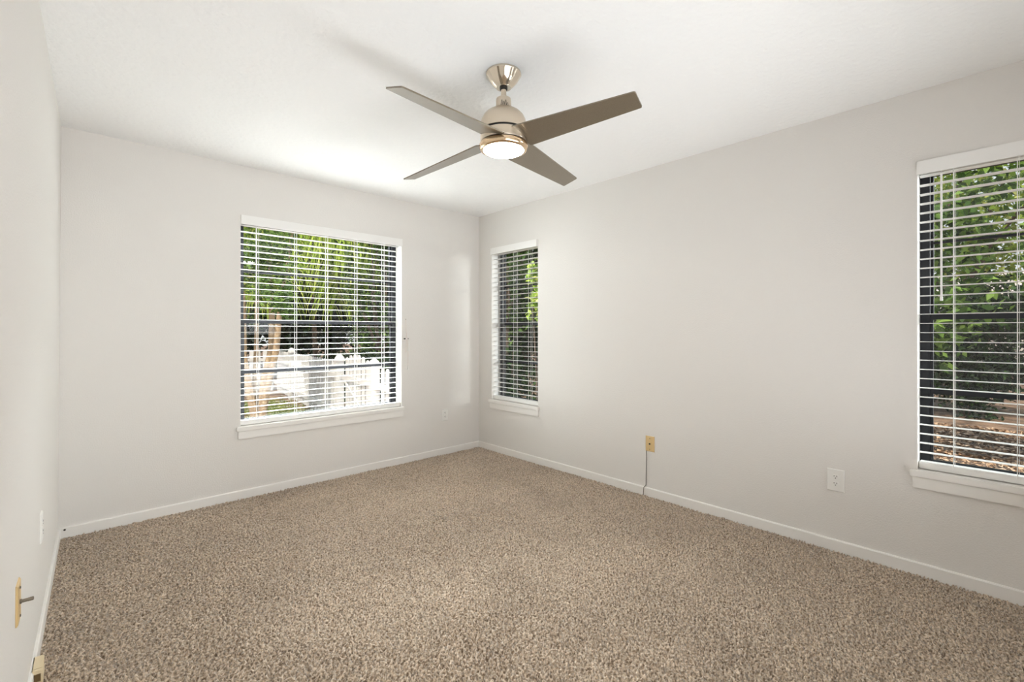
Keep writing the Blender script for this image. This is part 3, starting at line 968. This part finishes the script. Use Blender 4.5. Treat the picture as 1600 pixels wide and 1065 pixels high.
def frond(az, length, rise, droop, nl, ll, seed):
    g = random.Random(seed)
    d = Vector((math.cos(az), math.sin(az), 0)); s = Vector((-math.sin(az), math.cos(az), 0))
    pts = []
    for k in range(15):
        t = k / 14
        pts.append(Vector((0, 0, TOPZ)) + d * (length * t * (1 - 0.25 * t * t)) + Vector((0, 0, rise * t - droop * t * t * 1.0)) + s * (0.12 * math.sin(3 * t) * g.uniform(-1, 1)))
    m = MB()
    m.tube(pts, [0.016 - 0.012 * k / 14 for k in range(15)], 6)
    for q in range(nl):
        t = 0.10 + 0.90 * (q + g.random()) / nl
        i = min(13, int(t * 14)); f = t * 14 - i
        p = pts[i].lerp(pts[i + 1], f)
        tang = (pts[i + 1] - pts[i]).normalized()
        for side in (-1, 1):
            L = ll * (0.55 + 0.45 * math.sin(math.pi * min(1, t * 0.9 + 0.1))) * g.uniform(0.8, 1.15)
            dr = (s * side * g.uniform(0.35, 0.9) + tang * g.uniform(0.2, 0.6) + Vector((0, 0, g.uniform(-0.2, 0.15)))).normalized()
            w = g.uniform(0.018, 0.036)
            cur, dd = p.copy(), dr.copy()
            vs = []
            for k in range(6):
                u = k / 5
                wd = w * (1 - u * 0.85)
                wv = dd.cross(Vector((0, 0, 1)))
                wv = wv.normalized() * wd if wv.length > 1e-4 else s * wd
                vs += [cur - wv, cur + wv]
                cur = cur + dd * (L / 5)
                dd = (dd + Vector((0, 0, -0.42))).normalized()
            m.add(vs, [(2 * k, 2 * k + 1, 2 * k + 3, 2 * k + 2) for k in range(5)])
    return m.build('frond', L_palm, pm)


# azimuths: towards the right of the window is +x -y, towards the camera is -x -y
for k, (az, ln, ri, dp, nl, ll) in enumerate([
        (-43, 1.9, 0.4, 2.5, 64, 1.9), (-33, 1.5, 0.3, 2.8, 58, 1.8), (-55, 1.2, 0.3, 2.9, 58, 1.9), (-48, 2.3, 0.6, 2.1, 58, 1.7),
        (-75, 1.0, 0.3, 2.9, 52, 1.7), (-105, 1.1, 0.3, 2.8, 50, 1.6), (-140, 1.4, 0.3, 2.8, 50, 1.6), (172, 1.9, 0.4, 2.6, 54, 1.6),
        (135, 2.0, 0.4, 2.6, 54, 1.7), (155, 1.3, 0.3, 3.0, 50, 1.7), (95, 2.0, 0.5, 2.2, 34, 1.2), (-12, 1.6, 0.3, 2.6, 46, 1.5)]):
    frond(RAD(az), ln, ri, dp, nl, ll, 60 + k)

# ---- white picket fence
def picket_mesh(w, h, t):
    m = MB()
    poly = [(-w / 2, 0), (w / 2, 0), (w / 2, h - 0.075), (w * 0.46, h - 0.045), (w * 0.30, h - 0.012), (0.0, h), (-w * 0.30, h - 0.012), (-w * 0.46, h - 0.045), (-w / 2, h - 0.075)]
    n = len(poly)
    vs = [(x, -t / 2, z) for x, z in poly] + [(x, t / 2, z) for x, z in poly]
    fs = [tuple(range(n)), tuple(reversed(range(n, 2 * n)))] + [(i, i + n, (i + 1) % n + n, (i + 1) % n) for i in range(n)]
    return m.add(vs, fs)


def run_frame(name, p0, p1, label, cat, group=None):
    p0, p1 = Vector((p0[0], p0[1], GZ)), Vector((p1[0], p1[1], GZ))
    root = empty(name, p0, math.atan2(p1.y - p0.y, p1.x - p0.x))
    tag(root, label, cat, group)
    return root, (p1 - p0).length


def fence_post(root, x, hgt, w=0.13):
    q = w * 0.62
    po = MB().box((x - w / 2, 0.022 - w / 2, 0), (x + w / 2, 0.022 + w / 2, hgt - 0.13), 0.004).build('post', M_fence, root)
    c = MB().box((x - q, 0.022 - q, hgt - 0.13), (x + q, 0.022 + q, hgt - 0.105))
    rings = [(0.90, -0.105), (0.80, -0.07), (0.55, -0.03), (0.25, -0.006)]
    vs = []
    for f_, z in rings:
        r_ = q * f_
        vs += [(x - r_, 0.022 - r_, hgt + z), (x + r_, 0.022 - r_, hgt + z), (x + r_, 0.022 + r_, hgt + z), (x - r_, 0.022 + r_, hgt + z)]
    vs.append((x, 0.022, hgt))
    fs = [(i * 4 + k, i * 4 + (k + 1) % 4, i * 4 + 4 + (k + 1) % 4, i * 4 + 4 + k) for i in range(3) for k in range(4)] + [(12 + k, 12 + (k + 1) % 4, 16) for k in range(4)]
    c.add(vs, fs)
    c.build('post_cap', M_fence, po)


def fence(p0, p1, hgt, label, posts, pitch=0.18, pw=0.112):
    root, L = run_frame('picket_fence', p0, p1, label, 'fence', 'white picket fence runs')
    for z in (0.20, hgt - 0.33):
        MB().box((0, 0.012, z), (L, 0.045, z + 0.085)).build('rail', M_fence, root)
    for x in posts: fence_post(root, x, hgt + 0.12)
    pk = None
    for k in range(int(L / pitch)):
        x = (k + 0.5) * pitch
        if any(abs(x - q) < 0.13 for q in posts): continue
        if pk is None:
            pk = picket_mesh(pw, hgt - 0.04, 0.018).build('picket', M_fence, root)
            o = pk
        else:
            o = pk.copy(); COL.objects.link(o); o.parent = root
        o.location = (x, 0, 0.03)
    return root


def on_line(t):
    return (3.12 + 0.1067 * t, 5.25 + 0.9943 * t)


fence(on_line(0.0), on_line(1.36), 1.18, 'short white picket fence section between the gate and the house', [1.28])
fence(on_line(2.95), on_line(9.2), 1.18, 'long white picket fence running from the gate to the tan tree stems', [0.08, 4.1])
fence((4.10, 14.5), (-1.2, 17.8), 1.18, 'far white picket fence run behind the tan tree stems', [0.1, 2.8, 5.5])
gt, L = run_frame('garden_gate', on_line(1.40), on_line(2.88), 'white picket gate with an arched top between two capped posts', 'gate')
for z in (0.22, 0.86):
    MB().box((0.06, 0.012, z), (L - 0.06, 0.045, z + 0.085)).build('rail', M_fence, gt)
MB().add([(0.08, 0.02, 0.30), (0.17, 0.02, 0.30), (L - 0.08, 0.02, 0.86), (L - 0.17, 0.02, 0.86), (0.08, 0.04, 0.30), (0.17, 0.04, 0.30), (L - 0.08, 0.04, 0.86), (L - 0.17, 0.04, 0.86)],
         [(0, 1, 2, 3), (4, 7, 6, 5), (0, 4, 5, 1), (1, 5, 6, 2), (2, 6, 7, 3), (3, 7, 4, 0)]).build('brace', M_fence, gt)
for k in range(6):
    x = 0.12 + (L - 0.24) * (k + 0.5) / 6
    o = picket_mesh(0.135, 1.19 + 0.10 * math.sin(math.pi * (k + 0.5) / 6), 0.018).build('picket', M_fence, gt)
    o.location = (x, 0, 0.04)

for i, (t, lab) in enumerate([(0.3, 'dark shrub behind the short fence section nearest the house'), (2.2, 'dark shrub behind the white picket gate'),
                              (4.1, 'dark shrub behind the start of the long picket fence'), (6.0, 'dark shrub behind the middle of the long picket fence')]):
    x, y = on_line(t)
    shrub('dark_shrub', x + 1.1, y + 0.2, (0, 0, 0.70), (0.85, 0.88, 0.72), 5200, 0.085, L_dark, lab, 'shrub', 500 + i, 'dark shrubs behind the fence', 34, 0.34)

# ---- grass strip and leaf litter
g = np.random.default_rng(5)
P = []
for (xa, ya, sx_, sy_, n) in ((2.9, 9.6, 0.55, 2.6, 5200),):
    q = np.stack([xa + sx_ * g.standard_normal(n) * 0.6, ya + sy_ * (g.random(n) - 0.5) * 2, np.full(n, GZ + 0.02)], 1)
    P.append(q)
P = np.vstack(P)
n = len(P)
hgt_ = 0.05 + 0.08 * g.random((n, 1))
dirv = g.standard_normal((n, 3)) * 0.35; dirv[:, 2] = 1
side = g.standard_normal((n, 3)); side[:, 2] = 0; side /= np.linalg.norm(side, axis=1, keepdims=True)
P[:, 2] = GZ - 0.005
V = np.stack([P - side * 0.006, P + side * 0.006, P + dirv * hgt_ + side * 0.002, P + dirv * hgt_ - side * 0.002], 1).reshape(-1, 3)
F = np.arange(n)[:, None] * 4 + np.array([[0, 1, 2, 3]])
tag(mesh_obj('grass', V, F, L_grass), 'patchy short grass along the foot of the picket fence', 'grass', kind='stuff')

n = 26000
q = np.stack([XR + 0.5 + 8.0 * g.random(n), -4.5 + 6.2 * g.random(n), GZ + 0.012 + 0.02 * g.random(n)], 1)
n2 = 7000
q2 = np.stack([0.6 + 2.2 * g.random(n2), 4.6 + 6 * g.random(n2), GZ + 0.012 + 0.02 * g.random(n2)], 1)
tag(leaves('fallen_leaves', np.vstack([q, q2]), 0.065, L_litter, None, 2.5, 0.6, 9), 'brown and tan fallen leaves strewn over the mulch', 'fallen leaves', kind='stuff')

# ---- beyond the right hand window: hedge, leafy trees, neighbour's house
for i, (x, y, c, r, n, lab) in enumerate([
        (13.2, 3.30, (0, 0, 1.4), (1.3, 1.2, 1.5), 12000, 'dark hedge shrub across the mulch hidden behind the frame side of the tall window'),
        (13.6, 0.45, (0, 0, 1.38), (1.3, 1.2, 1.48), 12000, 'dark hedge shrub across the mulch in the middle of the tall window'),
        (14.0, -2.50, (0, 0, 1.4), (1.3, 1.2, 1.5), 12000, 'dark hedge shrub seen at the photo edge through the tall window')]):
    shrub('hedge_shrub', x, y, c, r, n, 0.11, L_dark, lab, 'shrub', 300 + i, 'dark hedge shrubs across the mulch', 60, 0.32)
tree('leafy_tree', 9.2, 1.15, 0, (0, 0, 3.2), (1.1, 1.3, 2.1), 5200, 0.13, L_mid, 'bright leafy tree beside the frame of the tall window', 'tree', 401, 'leafy trees beyond the tall window', 0.25, 40, 0.26, 0.09)
tree('leafy_tree', 8.2, -1.15, 0, (0, 0, 3.3), (1.0, 1.1, 2.4), 4600, 0.13, L_mid, 'leafy tree with a brown trunk at the photo edge in the tall window', 'tree', 402, 'leafy trees beyond the tall window', 0.2, 36, 0.26, 0.13)
tree('leafy_tree', 19.0, 0.9, 0, (0, 0, 6.2), (2.4, 3.0, 3.4), 7500, 0.20, L_lime, 'sunlit yellow green tree between the house roof and the sky', 'tree', 403, 'leafy trees beyond the tall window', 0.3, 44, 0.28, 0.2)
tree('leafy_tree', 22.0, -3.8, 0, (0, 0, 5.0), (2.6, 3.0, 4.2), 7500, 0.22, L_mid, 'tall green tree standing behind the tree with the brown trunk', 'tree', 404, 'leafy trees beyond the tall window', 0.3, 44, 0.28, 0.2)
tree('leafy_tree', 19.5, 7.4, 0, (0, 0, 4.6), (2.4, 3.0, 4.4), 9000, 0.20, L_dark, 'dark green tree hidden mostly behind the tall window frame', 'tree', 405, 'leafy trees beyond the tall window', 0.4, 50, 0.28, 0.2)

hs = empty('neighbour_house', (34, 1.0, GZ))
tag(hs, 'low house with a pale pinkish roof far beyond the hedge', 'house')
M_hw = mat('pale_stucco', (0.62, 0.56, 0.50, 1), 0.9, bump=(8, 0.2, 0.01))
M_roof = mat('pale_pink_roof_shingles', (0.60, 0.50, 0.47, 1), 0.85, bump=(14, 0.5, 0.02), var=(6, (0.50, 0.42, 0.40, 1), 0.3))
wl = MB().box((0, -6, -0.1), (7, 6, 2.9)).build('house_wall', M_hw, hs)
rf = MB()
rf.add([(-0.7, -6.6, 2.75), (-0.7, 6.6, 2.75), (3.5, 6.6, 5.0), (3.5, -6.6, 5.0), (7.7, 6.6, 2.75), (7.7, -6.6, 2.75)],
       [(0, 3, 2, 1), (3, 5, 4, 2), (0, 5, 3), (1, 2, 4), (0, 1, 4, 5)])
rf.build('roof', M_roof, hs)
for yy in (-3.6, 0.2, 3.6):
    w_ = MB().box((-0.05, yy - 0.6, 0.9), (0.03, yy + 0.6, 2.1)).build('house_window', M_bronze, hs)
    MB().box((-0.08, yy - 0.65, 0.82), (0.0, yy + 0.65, 0.90)).build('window_ledge', M_trim, w_)
